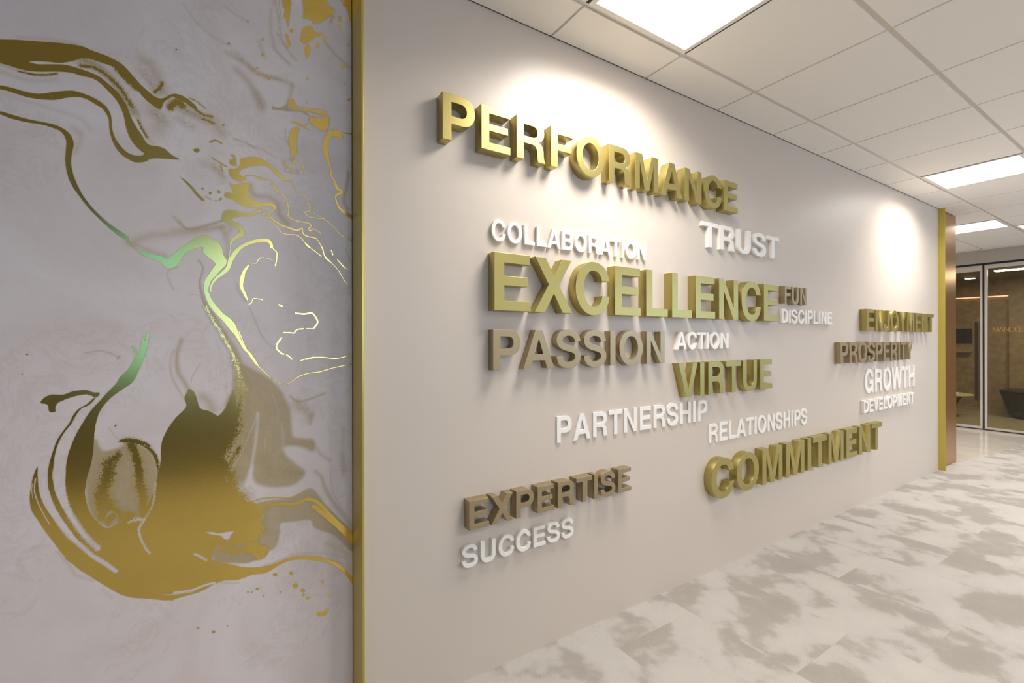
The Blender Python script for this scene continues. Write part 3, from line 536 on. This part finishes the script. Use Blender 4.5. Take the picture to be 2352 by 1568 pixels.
('g',1.2,0.1,[163,514,162,510,159,512,157,514,157,517,159,518,162,517]),
('g',1.2,0.1,[95,545,94,542,90,543,87,545,87,549,90,550,94,549]),
('g',1.2,0.1,[78,538,77,537,74,537,73,539,72,541,74,543,77,541]),
('g',1.2,0.1,[111,517,110,516,108,515,107,518,106,520,108,521,111,520]),
('g',1.2,0.1,[362,614,360,611,356,612,351,614,353,617,356,619,359,617]),
('g',1.2,0.1,[-26,443,-28,440,-31,442,-35,444,-34,448,-32,450,-27,448]),
('g',1.2,0.1,[-68,470,-70,468,-72,469,-73,470,-74,473,-72,473,-69,473]),
('g',1.2,0.1,[9,451,9,448,7,450,6,451,6,453,7,454,9,453]),
('g',1.2,0.1,[68,542,66,540,63,541,62,543,62,545,63,547,66,545]),
('g',1.2,0.1,[236,482,234,480,231,480,227,483,227,487,231,487,234,486]),
('g',1.2,0.1,[-445,1332,-445,1330,-447,1330,-449,1331,-448,1333,-447,1334,-446,1334]),
('g',1.2,0.1,[-455,1279,-455,1278,-456,1277,-457,1279,-457,1280,-456,1281,-455,1281]),
('g',1.2,0.1,[-264,1122,-264,1120,-266,1120,-268,1122,-268,1124,-266,1125,-264,1125])]

def cr(p, closed, n=4):
    p = np.asarray(p, float).reshape(-1, 2); k = len(p); out = []
    for i in range(k if closed else k - 1):
        if closed: a, b, c, d = p[(i - 1) % k], p[i], p[(i + 1) % k], p[(i + 2) % k]
        else: a, b, c, d = p[max(i - 1, 0)], p[i], p[i + 1], p[min(i + 2, k - 1)]
        L1 = max(np.linalg.norm(c - b), 1e-6); t1 = (c - a) / 2; t2 = (d - b) / 2
        for t in (t1, t2):
            l = np.linalg.norm(t)
            if l > L1 * 1.0: t *= L1 * 1.0 / l
        for s in range(n):
            u = s / n; u2, u3 = u * u, u * u * u
            out.append((2*u3 - 3*u2 + 1) * b + (u3 - 2*u2 + u) * t1 + (-2*u3 + 3*u2) * c + (u3 - u2) * t2)
    if not closed: out.append(p[-1])
    return np.array(out)
def segdist(X, Y, q, closed):
    d = np.full(X.shape, 1e9); ins = np.zeros(X.shape, bool); n = len(q)
    for i in range(n if closed else n - 1):
        ax, ay = q[i]; bx_, by_ = q[(i + 1) % n]; ex, ey = bx_ - ax, by_ - ay
        t = np.clip(((X - ax) * ex + (Y - ay) * ey) / max(ex * ex + ey * ey, 1e-9), 0, 1)
        np.minimum(d, (X - ax - t * ex) ** 2 + (Y - ay - t * ey) ** 2, out=d)
        if closed and ay != by_:
            ins ^= ((ay > Y) != (by_ > Y)) & (X < ex * (Y - ay) / ey + ax)
    d = np.sqrt(d); return np.where(ins, d, -d) if closed else d
def build_mural():
    xs = np.concatenate([np.arange(XL * 1000 + 1, -1300, 60), np.arange(-1300, -520, 5), np.arange(-520, 396, 1.9), [396.5]])
    zs = np.concatenate([np.arange(2, 200, 12), np.arange(200, 2520, 1.9), np.arange(2520, 2735, 12), [2738]])
    GX, GZ = np.meshgrid(xs, zs); gold = np.full(GX.shape, -1.0); grain = np.zeros(GX.shape); wash = np.zeros(GX.shape)
    for op in MURAL:
        k = op[0]; closed = k in ('g', 's', 'w')
        q = cr(op[-1], closed, 3 if closed else 5)
        pad = {'g': lambda: op[1], 's': lambda: op[1], 'w': lambda: op[1], 'gs': lambda: op[1] + op[2], 'ss': lambda: op[1] + op[2], 'ws': lambda: op[1] + op[2], 'wn': lambda: op[1] + op[2]}[k]() + 2
        i0, i1 = np.searchsorted(xs, [q[:, 0].min() - pad, q[:, 0].max() + pad]); j0, j1 = np.searchsorted(zs, [q[:, 1].min() - pad, q[:, 1].max() + pad])
        if i1 <= i0 or j1 <= j0: continue
        sl = (slice(j0, j1), slice(i0, i1)); d = segdist(GX[sl], GZ[sl], q, closed)
        if not closed: d = op[1] - d
        soft = op[1] if closed else op[2]; f = np.clip(d / soft, -1, 1)
        if k in ('g', 'gs'):
            gr = op[2] if k == 'g' else op[3]
            gold[sl] = np.maximum(gold[sl], f); grain[sl] = np.where(f > -1, np.maximum(grain[sl] * (gr > 0), gr), grain[sl]) if gr else grain[sl]
        elif k == 's':
            gold[sl] = np.minimum(gold[sl], -f); grain[sl] = np.where(f > -1, np.maximum(grain[sl], op[2]), grain[sl])
        elif k == 'ss':
            gold[sl] = np.minimum(gold[sl], -f); grain[sl] = np.where(f > -1, np.maximum(grain[sl], op[3]), grain[sl])
        elif k == 'w':
            s = (f + 1) / 2; wash[sl] = np.maximum(wash[sl], op[2] * s * s * (3 - 2 * s))
        elif k == 'wn':
            s = (f + 1) / 2; wash[sl] *= 1 - op[3] * s * s * (3 - 2 * s)
        elif k == 'ws':
            s = (f + 1) / 2; s = s * s * (3 - 2 * s); wash[sl] = 1 - (1 - wash[sl]) * (1 - op[3] * s)
    nz, nx = GX.shape
    co = np.stack([GX.ravel() / 1000, np.zeros(GX.size), GZ.ravel() / 1000], 1)
    idx = np.arange(GX.size).reshape(nz, nx)
    quads = np.stack([idx[:-1, :-1], idx[:-1, 1:], idx[1:, 1:], idx[1:, :-1]], -1).reshape(-1, 4)
    # thin edge returns so that the print is a sheet with a thickness
    me = bpy.data.meshes.new('wall_mural')
    back = np.array([[xs[0], 9.5, zs[0]], [xs[-1], 9.5, zs[0]], [xs[-1], 9.5, zs[-1]], [xs[0], 9.5, zs[-1]]]) / 1000
    co = np.vstack([co, back]); b0 = GX.size
    cor = [idx[0, 0], idx[0, -1], idx[-1, -1], idx[-1, 0]]
    extra = np.array([[cor[(a + 1) % 4], cor[a], b0 + a, b0 + (a + 1) % 4] for a in range(4)])
    quads = np.vstack([quads, extra])
    me.vertices.add(len(co)); me.vertices.foreach_set('co', co.astype(np.float32).ravel())
    me.loops.add(quads.size); me.loops.foreach_set('vertex_index', quads.astype(np.int32).ravel())
    me.polygons.add(len(quads)); me.polygons.foreach_set('loop_start', np.arange(0, quads.size, 4, dtype=np.int32))
    me.update(calc_edges=True)
    for nm, arr in (('gold', gold), ('grain', grain), ('wash', wash)):
        a = me.attributes.new(nm, 'FLOAT', 'POINT'); a.data.foreach_set('value', np.concatenate([arr.ravel(), np.zeros(4) - (nm == 'gold')]).astype(np.float32))
    return me
def mural_mat():
    m = mat('marbled_gold_print', (196, 186, 182), .55); co = objco(m)
    def at(n): a = N(m, 'ShaderNodeAttribute'); a.attribute_name = n; return a.outputs['Fac']
    g, gr, w = at('gold'), at('grain'), at('wash')
    n1 = noise(m, co, 330, 4, .7); n2 = noise(m, co, 90, 3, .6)
    nn = mth(m, 'SUBTRACT', mth(m, 'ADD', mth(m, 'MULTIPLY', n1.outputs[0], .7), mth(m, 'MULTIPLY', n2.outputs[0], .3)), .5)
    ed = mth(m, 'MULTIPLY', mth(m, 'SUBTRACT', noise(m, co, 160, 2).outputs[0], .5), .5)
    gg = mth(m, 'ADD', mth(m, 'ADD', g, mth(m, 'MULTIPLY', mth(m, 'MULTIPLY', nn, gr), 6.5)), ed)
    mr = N(m, 'ShaderNodeMapRange'); L(m, gg, mr.inputs[0]); mr.inputs[1].default_value = -.16; mr.inputs[2].default_value = .16; mk = mr.outputs[0]
    m2 = N(m, 'ShaderNodeMapRange'); L(m, gg, m2.inputs[0]); m2.inputs[1].default_value = -1.0; m2.inputs[2].default_value = .0
    # paper: pinkish grey with faint cloudy veins
    d1 = noise(m, co, 2.2, 5, .6, 1.6); d2 = noise(m, co, 7, 5, .65, 2.2)
    paper = ramp(m, d1.outputs[0], ((.3, (224, 209, 200)), (.5, (233, 219, 212)), (.72, (238, 227, 221))))
    v = mth(m, 'ABSOLUTE', mth(m, 'SUBTRACT', d2.outputs[0], .5))
    vm = N(m, 'ShaderNodeMapRange'); L(m, v, vm.inputs[0]); vm.inputs[1].default_value = 0; vm.inputs[2].default_value = .05; vm.inputs[3].default_value = .16; vm.inputs[4].default_value = 0
    d3 = noise(m, co, 1.7, 2)
    paper = mix(m, mth(m, 'MULTIPLY', vm.outputs[0], mth(m, 'GREATER_THAN', d3.outputs[0], .52)), paper, (184, 166, 148))
    wn = mth(m, 'ADD', .62, mth(m, 'MULTIPLY', mth(m, 'ADD', noise(m, co, 45, 4, .7).outputs[0], noise(m, co, 420, 3, .7).outputs[0]), .38))
    c = mix(m, mth(m, 'MULTIPLY', w, wn, None, True), paper, (184, 160, 112))
    c = mix(m, mth(m, 'MULTIPLY', m2.outputs[0], .55), c, (170, 148, 104))
    c = mix(m, mk, c, (238, 202, 78))
    b = bsdf(m); L(m, c, b.inputs['Base Color'])
    L(m, mth(m, 'MULTIPLY', mk, .9), b.inputs['Metallic'])
    L(m, mth(m, 'SUBTRACT', .55, mth(m, 'MULTIPLY', mk, .38)), b.inputs['Roughness'])
    L(m, mk, b.inputs['Coat Weight']); b.inputs['Coat IOR'].default_value = 1.9; b.inputs['Coat Roughness'].default_value = .2
    bump(m, noise(m, co, 260, 3).outputs[0], .05, .001); return m
mural = obj('wall_mural', build_mural(), mural_mat()); mural.location = (0, .08, 0)
tag(mural, 'marbled mural of gold swirls on a pale grey wall left of the gold strip', 'mural')

# ------------------------------------------------------------------ raised letters
K = .56
def glyphs():
    G = {}
    def path(start, *ops):
        pts = [start]; x, y = start
        for o in ops:
            if o[0] == 'l': pts.append((o[1], o[2])); x, y = o[1], o[2]; continue
            if o[0] == 'c': c1, c2, e = (o[1], o[2]), (o[3], o[4]), (o[5], o[6])
            else:
                e = (o[1], o[2])
                if o[0] == 'h': c1, c2 = (x + K * (e[0] - x), y), (e[0], e[1] - K * (e[1] - y))
                else: c1, c2 = (x, y + K * (e[1] - y)), (e[0] - K * (e[0] - x), e[1])
            for s in range(1, 13):
                t = s / 12; a, b, c_, d = (1 - t) ** 3, 3 * t * (1 - t) ** 2, 3 * t * t * (1 - t), t ** 3
                pts.append((a * x + b * c1[0] + c_ * c2[0] + d * e[0], a * y + b * c1[1] + c_ * c2[1] + d * e[1]))
            x, y = e
        if abs(pts[0][0] - pts[-1][0]) + abs(pts[0][1] - pts[-1][1]) < 1e-6: pts.pop()
        return pts
    def P(*xy): return list(xy)
    def oval(l, r, b, t):
        cx, cy = (l + r) / 2, (b + t) / 2
        return path((cx, t), ('h', r, cy), ('v', cx, b), ('h', l, cy), ('v', cx, t))
    G['A'] = (722, [P((20, 0), (282, 718), (442, 718), (702, 0), (545, 0), (494, 150), (226, 150), (174, 0)), P((266, 270), (455, 270), (361, 555))])
    G['B'] = (722, [path((76, 0), ('l', 76, 718), ('l', 422, 718), ('c', 560, 718, 640, 650, 640, 540), ('c', 640, 460, 600, 405, 545, 378), ('c', 620, 355, 669, 295, 669, 205), ('c', 669, 75, 580, 0, 430, 0)),
                    path((218, 600), ('l', 218, 435), ('l', 395, 435), ('c', 465, 435, 500, 465, 500, 518), ('c', 500, 572, 465, 600, 395, 600)),
                    path((218, 318), ('l', 218, 122), ('l', 405, 122), ('c', 485, 122, 525, 155, 525, 220), ('c', 525, 285, 485, 318, 405, 318))])
    G['C'] = (722, [path((682, 478), ('c', 660, 640, 545, 737, 372, 737), ('h', 44, 359), ('v', 372, -19), ('c', 550, -19, 668, 85, 684, 262), ('l', 541, 262), ('c', 525, 155, 465, 106, 374, 106), ('h', 192, 359), ('v', 374, 612), ('c', 460, 612, 515, 565, 535, 478))])
    G['D'] = (722, [path((76, 0), ('l', 76, 718), ('l', 372, 718), ('c', 590, 718, 685, 575, 685, 359), ('c', 685, 143, 590, 0, 372, 0)),
                    path((220, 123), ('l', 220, 595), ('l', 345, 595), ('c', 490, 595, 541, 500, 541, 359), ('c', 541, 218, 490, 123, 345, 123))])
    G['E'] = (667, [P((76, 0), (76, 718), (607, 718), (607, 595), (220, 595), (220, 432), (575, 432), (575, 314), (220, 314), (220, 124), (621, 124), (621, 0))])
    G['F'] = (611, [P((76, 0), (76, 718), (587, 718), (587, 595), (220, 595), (220, 428), (540, 428), (540, 308), (220, 308), (220, 0))])
    G['G'] = (778, [path((700, 492), ('c', 680, 640, 565, 737, 395, 737), ('h', 44, 359), ('v', 385, -19), ('c', 470, -19, 535, 12, 582, 72), ('l', 597, 0), ('l', 713, 0), ('l', 713, 384), ('l', 408, 384), ('l', 408, 266), ('l', 578, 266), ('c', 565, 165, 495, 106, 405, 106), ('h', 192, 359), ('v', 398, 612), ('c', 475, 612, 535, 572, 552, 492))])
    G['H'] = (722, [P((71, 0), (71, 718), (215, 718), (215, 440), (507, 440), (507, 718), (651, 718), (651, 0), (507, 0), (507, 316), (215, 316), (215, 0))])
    G['I'] = (278, [P((66, 0), (66, 718), (212, 718), (212, 0))])
    G['J'] = (556, [path((484, 718), ('l', 340, 718), ('l', 340, 215), ('c', 340, 145, 310, 106, 255, 106), ('c', 195, 106, 165, 140, 165, 215), ('l', 165, 255), ('l', 22, 255), ('l', 22, 200), ('c', 22, 60, 105, -18, 255, -18), ('c', 400, -18, 484, 65, 484, 220))])
    G['L'] = (611, [P((76, 0), (76, 718), (220, 718), (220, 126), (583, 126), (583, 0))])
    G['M'] = (833, [P((73, 0), (73, 718), (275, 718), (420, 205), (563, 718), (765, 718), (765, 0), (632, 0), (632, 570), (488, 0), (350, 0), (206, 570), (206, 0))])
    G['N'] = (722, [P((69, 0), (69, 718), (220, 718), (515, 212), (515, 718), (654, 718), (654, 0), (508, 0), (209, 508), (209, 0))])
    G['O'] = (778, [oval(44, 734, -19, 737), oval(192, 586, 104, 614)])
    G['P'] = (667, [path((76, 0), ('l', 76, 718), ('l', 400, 718), ('c', 545, 718, 627, 625, 627, 487), ('c', 627, 345, 545, 256, 400, 256), ('l', 220, 256), ('l', 220, 0)),
                    path((220, 595), ('l', 220, 379), ('l', 365, 379), ('c', 440, 379, 483, 415, 483, 487), ('c', 483, 560, 440, 595, 365, 595))])
    G['R'] = (722, [path((76, 0), ('l', 76, 718), ('l', 440, 718), ('c', 575, 718, 650, 640, 650, 520), ('c', 650, 430, 605, 368, 530, 342), ('c', 605, 318, 632, 265, 637, 180), ('c', 640, 110, 645, 50, 677, 0), ('l', 518, 0), ('c', 500, 40, 500, 95, 496, 160), ('c', 490, 245, 455, 281, 370, 281), ('l', 220, 281), ('l', 220, 0)),
                    path((220, 598), ('l', 220, 402), ('l', 395, 402), ('c', 465, 402, 504, 435, 504, 500), ('c', 504, 565, 465, 598, 395, 598))])
    sp = path((548, 502), ('c', 540, 610, 455, 676, 335, 676), ('c', 200, 676, 112, 622, 112, 530), ('c', 112, 425, 215, 398, 335, 370), ('c', 465, 340, 556, 308, 556, 205), ('c', 556, 100, 460, 42, 340, 42), ('c', 195, 42, 112, 108, 108, 222))
    l_, r_ = [], []
    for i, p in enumerate(sp):
        a, b = sp[max(i - 1, 0)], sp[min(i + 1, len(sp) - 1)]; dx, dy = b[0] - a[0], b[1] - a[1]; n = math.hypot(dx, dy)
        nx, ny = -dy / n, dx / n; wv = 61 + 10 * abs(nx)
        l_.append((p[0] + nx * wv, p[1] + ny * wv)); r_.append((p[0] - nx * wv, p[1] - ny * wv))
    G['S'] = (667, [l_ + r_[::-1]])
    G['T'] = (611, [P((14, 718), (598, 718), (598, 592), (378, 592), (378, 0), (234, 0), (234, 592), (14, 592))])
    G['U'] = (722, [path((72, 718), ('l', 72, 260), ('c', 72, 75, 180, -19, 361, -19), ('c', 543, -19, 651, 75, 651, 260), ('l', 651, 718), ('l', 507, 718), ('l', 507, 265), ('c', 507, 150, 455, 106, 361, 106), ('c', 268, 106, 216, 150, 216, 265), ('l', 216, 718))])
    G['V'] = (667, [P((19, 718), (175, 718), (334, 185), (494, 718), (648, 718), (412, 0), (255, 0))])
    G['W'] = (944, [P((3, 718), (155, 718), (260, 200), (392, 718), (552, 718), (683, 200), (789, 718), (941, 718), (765, 0), (612, 0), (472, 540), (332, 0), (178, 0))])
    G['X'] = (667, [P((14, 0), (248, 370), (26, 718), (196, 718), (335, 483), (474, 718), (640, 718), (417, 370), (653, 0), (480, 0), (332, 250), (184, 0))])
    G['Y'] = (667, [P((15, 718), (180, 718), (335, 430), (489, 718), (653, 718), (407, 283), (407, 0), (262, 0), (262, 283))])
    return G
GL = glyphs()
def letter_mesh(ch, sx, sz, depth, m):
    cu = bpy.data.curves.new('letter', 'CURVE'); cu.dimensions = '2D'; cu.fill_mode = 'BOTH'
    bev = .0009; cu.extrude = depth / 2 - bev; cu.bevel_depth = bev; cu.bevel_resolution = 1; cu.offset = -bev
    for lp in GL[ch][1]:
        s = cu.splines.new('POLY'); s.points.add(len(lp) - 1); s.use_cyclic_u = True
        for q, (x, y) in zip(s.points, lp): q.co = (x * sx, y * sz, 0, 1)
    o = bpy.data.objects.new('tmp', cu); me = bpy.data.meshes.new_from_object(o); bpy.data.objects.remove(o); bpy.data.curves.remove(cu)
    # curve plane (x, y, extrude z) -> wall plane (x, -depth, z)
    me.transform(Matrix.Translation((0, -depth / 2, 0)) @ Matrix.Rotation(math.pi / 2, 4, 'X'))
    me.materials.clear(); me.materials.append(m)
    me.shade_smooth(); me.set_sharp_from_angle(angle=math.radians(28))
    return me
ORD = ['first', 'second', 'third', 'fourth', 'fifth', 'sixth', 'seventh', 'eighth', 'ninth', 'tenth', 'eleventh', 'twelfth', 'thirteenth']
WORDS = [  # word, finish, left ink, right ink, base, cap top, depth
    ('PERFORMANCE', 'gold', .698, 2.621, 2.131, 2.308, .0545), ('COLLABORATION', 'white', .934, 1.861, 1.782, 1.869, .0135),
    ('TRUST', 'white', 2.322, 3.152, 1.907, 2.052, .0225), ('EXCELLENCE', 'gold', .924, 3.088, 1.489, 1.7265, .0525),
    ('FUN', 'taupe', 3.189, 3.486, 1.612, 1.732, .040), ('DISCIPLINE', 'white', 3.189, 3.912, 1.483, 1.578, .022),
    ('PASSION', 'taupe', .925, 1.973, 1.245, 1.4115, .040), ('ACTION', 'white', 2.088, 2.571, 1.316, 1.4115, .025),
    ('VIRTUE', 'gold', 2.082, 3.023, 1.0525, 1.2415, .044), ('PARTNERSHIP', 'white', 1.277, 2.388, .8995, 1.0195, .0075),
    ('RELATIONSHIPS', 'white', 2.404, 3.557, .7615, .873, .008), ('COMMITMENT', 'gold', 2.36, 4.742, .444, .6685, .050),
    ('EXPERTISE', 'taupe', .811, 1.712, .621, .7355, .0475), ('SUCCESS', 'white', .795, 1.366, .4615, .5485, .017),
    ('ENJOYMENT', 'gold', 4.446, 6.003, 1.442, 1.6195, .054), ('PROSPERITY', 'taupe', 3.997, 5.479, 1.183, 1.348, .043),
    ('GROWTH', 'white', 4.525, 5.641, .919, 1.1165, .009), ('DEVELOPMENT', 'white', 4.462, 5.571, .7605, .864, .0255)]
FINISH = {'gold': 'gold', 'taupe': 'bronze-brown', 'white': 'white'}
for word, fin, xl, xr, zb, zt, dep in WORDS:
    xs_ = []; pen = 0
    for ch in word: xs_.append(pen); pen += GL[ch][0]
    inkl = min(p[0] for p in GL[word[0]][1][0]); inkr = xs_[-1] + max(p[0] for p in GL[word[-1]][1][0])
    sx = (xr - xl) / (inkr - inkl); sz = (zt - zb) / 718
    for i, ch in enumerate(word):
        o = obj('raised_letter', letter_mesh(ch, sx, sz, dep, M[fin]))
        o.location = (xl + (xs_[i] - inkl) * sx, 0, zb)
        tag(o, f'raised {FINISH[fin]} letter {ch}, {ORD[i]} letter of the wall word {word}', 'letter', f'raised {FINISH[fin]} letters of the word {word}')

# ------------------------------------------------------------------ office glass front
H0 = 2.50
struct(obj('wall_header', bx(XS - .06, XS + .06, YB, 3.0, H0 + .022, CLG + .03), M['header']))
struct(obj('trim_3', bx(XS - .055, XS - .03, YB, 3.0, H0 - .004, H0 + .0215), M['black']))
struct(obj('trim_4', bx(XS - .075, XS - .0605, YB, 3.0, CLG - .02, CLG - .001), M['grid']))
def pane_frame(bm, y0, y1, z0, z1, st, top, bot, x0=XS - .03, x1=XS + .02):
    box(bm, x0, x1, y0, y0 + st, z0, z1); box(bm, x0, x1, y1 - st, y1, z0, z1)
    box(bm, x0, x1, y0 + st, y1 - st, z1 - top, z1); box(bm, x0, x1, y0 + st, y1 - st, z0, z0 + bot)
    return bm
d1 = struct(obj('door_1', pane_frame(bmesh.new(), .372, 1.30, .014, H0 - .006, .026, .085, .035), M['alu']))
obj('pane', bx(XS - .008, XS + .002, .3975, 1.2745, .0485, H0 - .09), M['glass'], d1)
hb = bmesh.new(); box(hb, XS - .085, XS - .070, .405, .445, .44, 1.64, bev=.002)
box(hb, XS - .072, XS - .0275, .415, .435, .55, .58); box(hb, XS - .072, XS - .0275, .415, .435, 1.50, 1.53)
obj('handle', hb, M['bronze'], d1)
w1 = struct(obj('window_1', pane_frame(bmesh.new(), -1.6, .350, .014, H0 - .006, .026, .055, .03), M['alu']))
obj('pane', bx(XS - .008, XS + .002, -1.5745, .3245, .0435, H0 - .0605), M['glass'], w1)
struct(obj('trim_5', bx(XS - .028, XS + .018, .3505, .3715, .014, H0 - .006), M['black']))
struct(obj('trim_6', bx(XS - .045, XS + .03, -1.6, 1.3, 0, .0138), M['bronze']))
struct(obj('wall_right', bx(XS - .06, XS + .06, YB, -1.601, 0, H0 - .005), M['hallwall']))
struct(obj('wall_right_lobby', bx(XS - .06, XS + .06, 1.301, 3.0, 0, H0 - .005), M['hallwall']))
# brass lettering on the fixed pane
def strokes(word, h, gap, wd_, wx=.65):
    S = {'M': (1.15, [[(0, 0), (.1, 1), (.575, .1), (1.05, 1), (1.15, 0)]]), 'A': (1.1, [[(0, 0), (.55, 1), (1.1, 0)]]), 'N': (1.0, [[(0, 0), (0, 1), (1, 0), (1, 1)]]),
         'D': (1.05, [[(0, 0), (0, 1), (.55, 1), (.9, .85), (1.05, .5), (.9, .15), (.55, 0), (0, 0)]]), 'E': (.75, [[(.75, 1), (0, 1), (0, 0), (.75, 0)], [(0, .5), (.65, .5)]]), 'L': (.7, [[(0, 1), (0, 0), (.7, 0)]])}
    bm = bmesh.new(); x = 0
    for ch in word:
        for ln in S[ch][1]:
            for a, b in zip(ln, ln[1:]):
                bar(bm, (0, -(x + a[0] * h * wx), a[1] * h), (0, -(x + b[0] * h * wx), b[1] * h), .003, wd_)
        x += S[ch][0] * h * wx + gap
    return bm
sg = obj('glass_lettering', strokes('MANDEL', .068, .009, .0065), M['brass']); sg.location = (XS - .0096, .262, 1.482)
tag(sg, 'thin brass capital lettering on the fixed glass pane of the office', 'lettering')

# ------------------------------------------------------------------ office behind the glass
RC = 2.50
struct(obj('floor_office', bx(XS + .031, XB + .1, -2.2, 3.0, -.02, .0), M['green_floor']))
struct(obj('ceiling_office', bx(XS + .061, XB + .1, -2.2, 3.0, RC, RC + .05), M['room_ceiling']))
bm = bmesh.new()   # far wall with a recessed niche
NZ, NY0, NY1 = 2.19, .55, 2.6
box(bm, XB, XB + .1, -2.2, NY0, 0, RC); box(bm, XB, XB + .1, NY0, NY1, NZ, RC); box(bm, XB, XB + .1, NY1, 3.0, 0, RC); box(bm, XB + .08, XB + .1, NY0, NY1, 0, NZ)
struct(obj('wall_office', bm, M['panel']))
struct(obj('wall_office_side', bx(XS + .061, XB + .1, -2.3, -2.2, 0, RC), M['panel']))
struct(obj('wall_office_left', bx(XS + .061, XB + .1, 3.0, 3.1, 0, RC), M['panel']))
struct(obj('baseboard_office', bx(XB - .012, XB, -2.2, NY0, 0, .05), M['skirt']))
struct(obj('baseboard_niche', bx(XB + .068, XB + .08, NY0, NY1, 0, .05), M['skirt']))
cv = tag(obj('light_strip', bx(XB + .03, XB + .078, NY0 + .02, NY1 - .02, NZ - .02, NZ - .001), M['cove']), 'thin warm light strip along the top of the office wall niche', 'light')
sc = tag(obj('screen', bx(XB + .04, XB + .079, 1.05, 1.95, 1.30, 1.58, bev=.004), M['screen']), 'black wall screen inside the office behind the glass door', 'screen')
sh = tag(obj('wall_shelf', bx(XB - .06, XB + .079, 1.04, 1.95, 1.12, 1.135), M['skirt']), 'thin pale shelf under the black screen in the office', 'shelf')
def room_light(x0, x1, y0, y1, label, name):
    t = empty(name, ((x0 + x1) / 2, (y0 + y1) / 2, RC)); hx, hy = (x1 - x0) / 2, (y1 - y0) / 2
    obj('housing', bx(-hx, hx, -hy, hy, -.03, -.0005), M['lamp_frame'], t); obj('diffuser', bx(-hx + .006, hx - .006, -hy + .006, hy - .006, -.034, -.0302), M['room_lamp'], t)
    tag(t, label, 'light')
room_light(11.36, 11.47, .82, .95, 'small bright rectangular downlight on the office ceiling, left pane', 'downlight')
room_light(10.42, 10.62, -1.2, .40, 'long white linear lamp on the office ceiling at the right edge', 'linear_lamp')
# low round table, navy chair, dark ottoman
tx, ty = 11.05, 1.12
t = empty('side_table', (tx, ty, 0)); tag(t, 'low round pale table with crossed dark legs in the office', 'table')
smooth(obj('tabletop', lathe([(.33, .372), (.36, .378), (.365, .392), (.355, .40)]), M['table_top'], t))
for k in range(4):
    a = math.radians(45 + 90 * k); b_ = bmesh.new(); bar(b_, (.02 * math.cos(a), .02 * math.sin(a), .012), (.24 * math.cos(a), .24 * math.sin(a), .371), .028); obj('leg', b_, M['bronze'], t)
obj('support_plate', lathe([(.27, .36), (.27, .3715)]), M['bronze'], t)
obj('base_plate', lathe([(.17, 0), (.17, .012)]), M['bronze'], t)
bk = tag(obj('box', bx(tx - .06, tx + .06, ty - .16, ty - .02, .401, .425, bev=.003), M['lamp_frame']), 'small pale box lying on the low round office table', 'box')
t = empty('lounge_chair', (10.60, 1.92, 0)); tag(t, 'navy upholstered lounge chair half hidden by the copper wall end', 'chair')
obj('seat', bx(-.32, .32, -.30, .30, .16, .34, bev=.04), M['navy'], t)
smooth(obj('backrest', bx(-.32, .32, -.40, -.305, .10, .56, bev=.035), M['navy'], t))
for sx_ in (-.27, .27):
    for sy_ in (-.30, .25): obj('leg', bx(sx_ - .015, sx_ + .015, sy_ - .015, sy_ + .015, 0, .16), M['bronze'], t)
t = empty('ottoman', (11.75, .06, 0)); tag(t, 'dark charcoal tapered round ottoman in the office at the right edge', 'ottoman')
smooth(obj('body', lathe([(.36, .03), (.41, .05), (.50, .40), (.51, .44)], sx=.75, sy=1), M['charcoal'], t))
smooth(obj('seat', lathe([(.50, .4405), (.525, .455), (.52, .475), (.47, .49), (.2, .495)], sx=.75, sy=1), M['charcoal'], t))
obj('plinth', lathe([(.34, 0), (.34, .0295)], sx=.75, sy=1), M['black'], t)

# ------------------------------------------------------------------ unseen glowing windows added behind the camera
w2 = struct(obj('window_2', (lambda bm: [box(bm, *a) for a in ((-1.0, 1.35, YB, YB + .05, 1.0, 1.05), (-1.0, 1.35, YB, YB + .05, 2.45, 2.5), (-1.0, -.95, YB, YB + .05, 1.05, 2.45), (1.3, 1.35, YB, YB + .05, 1.05, 2.45), (.3, .35, YB, YB + .05, 1.05, 2.45), (-.3, -.25, YB, YB + .05, 1.05, 2.45))] and bm)(bmesh.new()), M['alu']))  # unseen window, put in for the gold foil to reflect
obj('pane', bx(.35, 1.3, YB + .005, YB + .02, 1.05, 2.45), M['daylight'], w2)
obj('pane', bx(-.25, .3, YB + .005, YB + .02, 1.05, 2.45), M['palepane'], w2)
obj('pane', bx(-.95, -.3, YB + .005, YB + .02, 1.05, 2.45), M['tealpane'], w2)
w3 = struct(obj('window_3', (lambda bm: [box(bm, *a) for a in ((2.6, 8.6, YB, YB + .05, .9, .95), (2.6, 8.6, YB, YB + .05, 2.45, 2.5), (2.6, 2.65, YB, YB + .05, .95, 2.45), (8.55, 8.6, YB, YB + .05, .95, 2.45), (5.575, 5.625, YB, YB + .05, .95, 2.45))] and bm)(bmesh.new()), M['alu']))  # unseen window, added as cool fill light for the hall
obj('pane', bx(2.65, 5.575, YB + .005, YB + .02, .95, 2.45), M['daylight_far'], w3)
obj('pane', bx(5.625, 8.55, YB + .005, YB + .02, .95, 2.45), M['daylight_end'], w3)
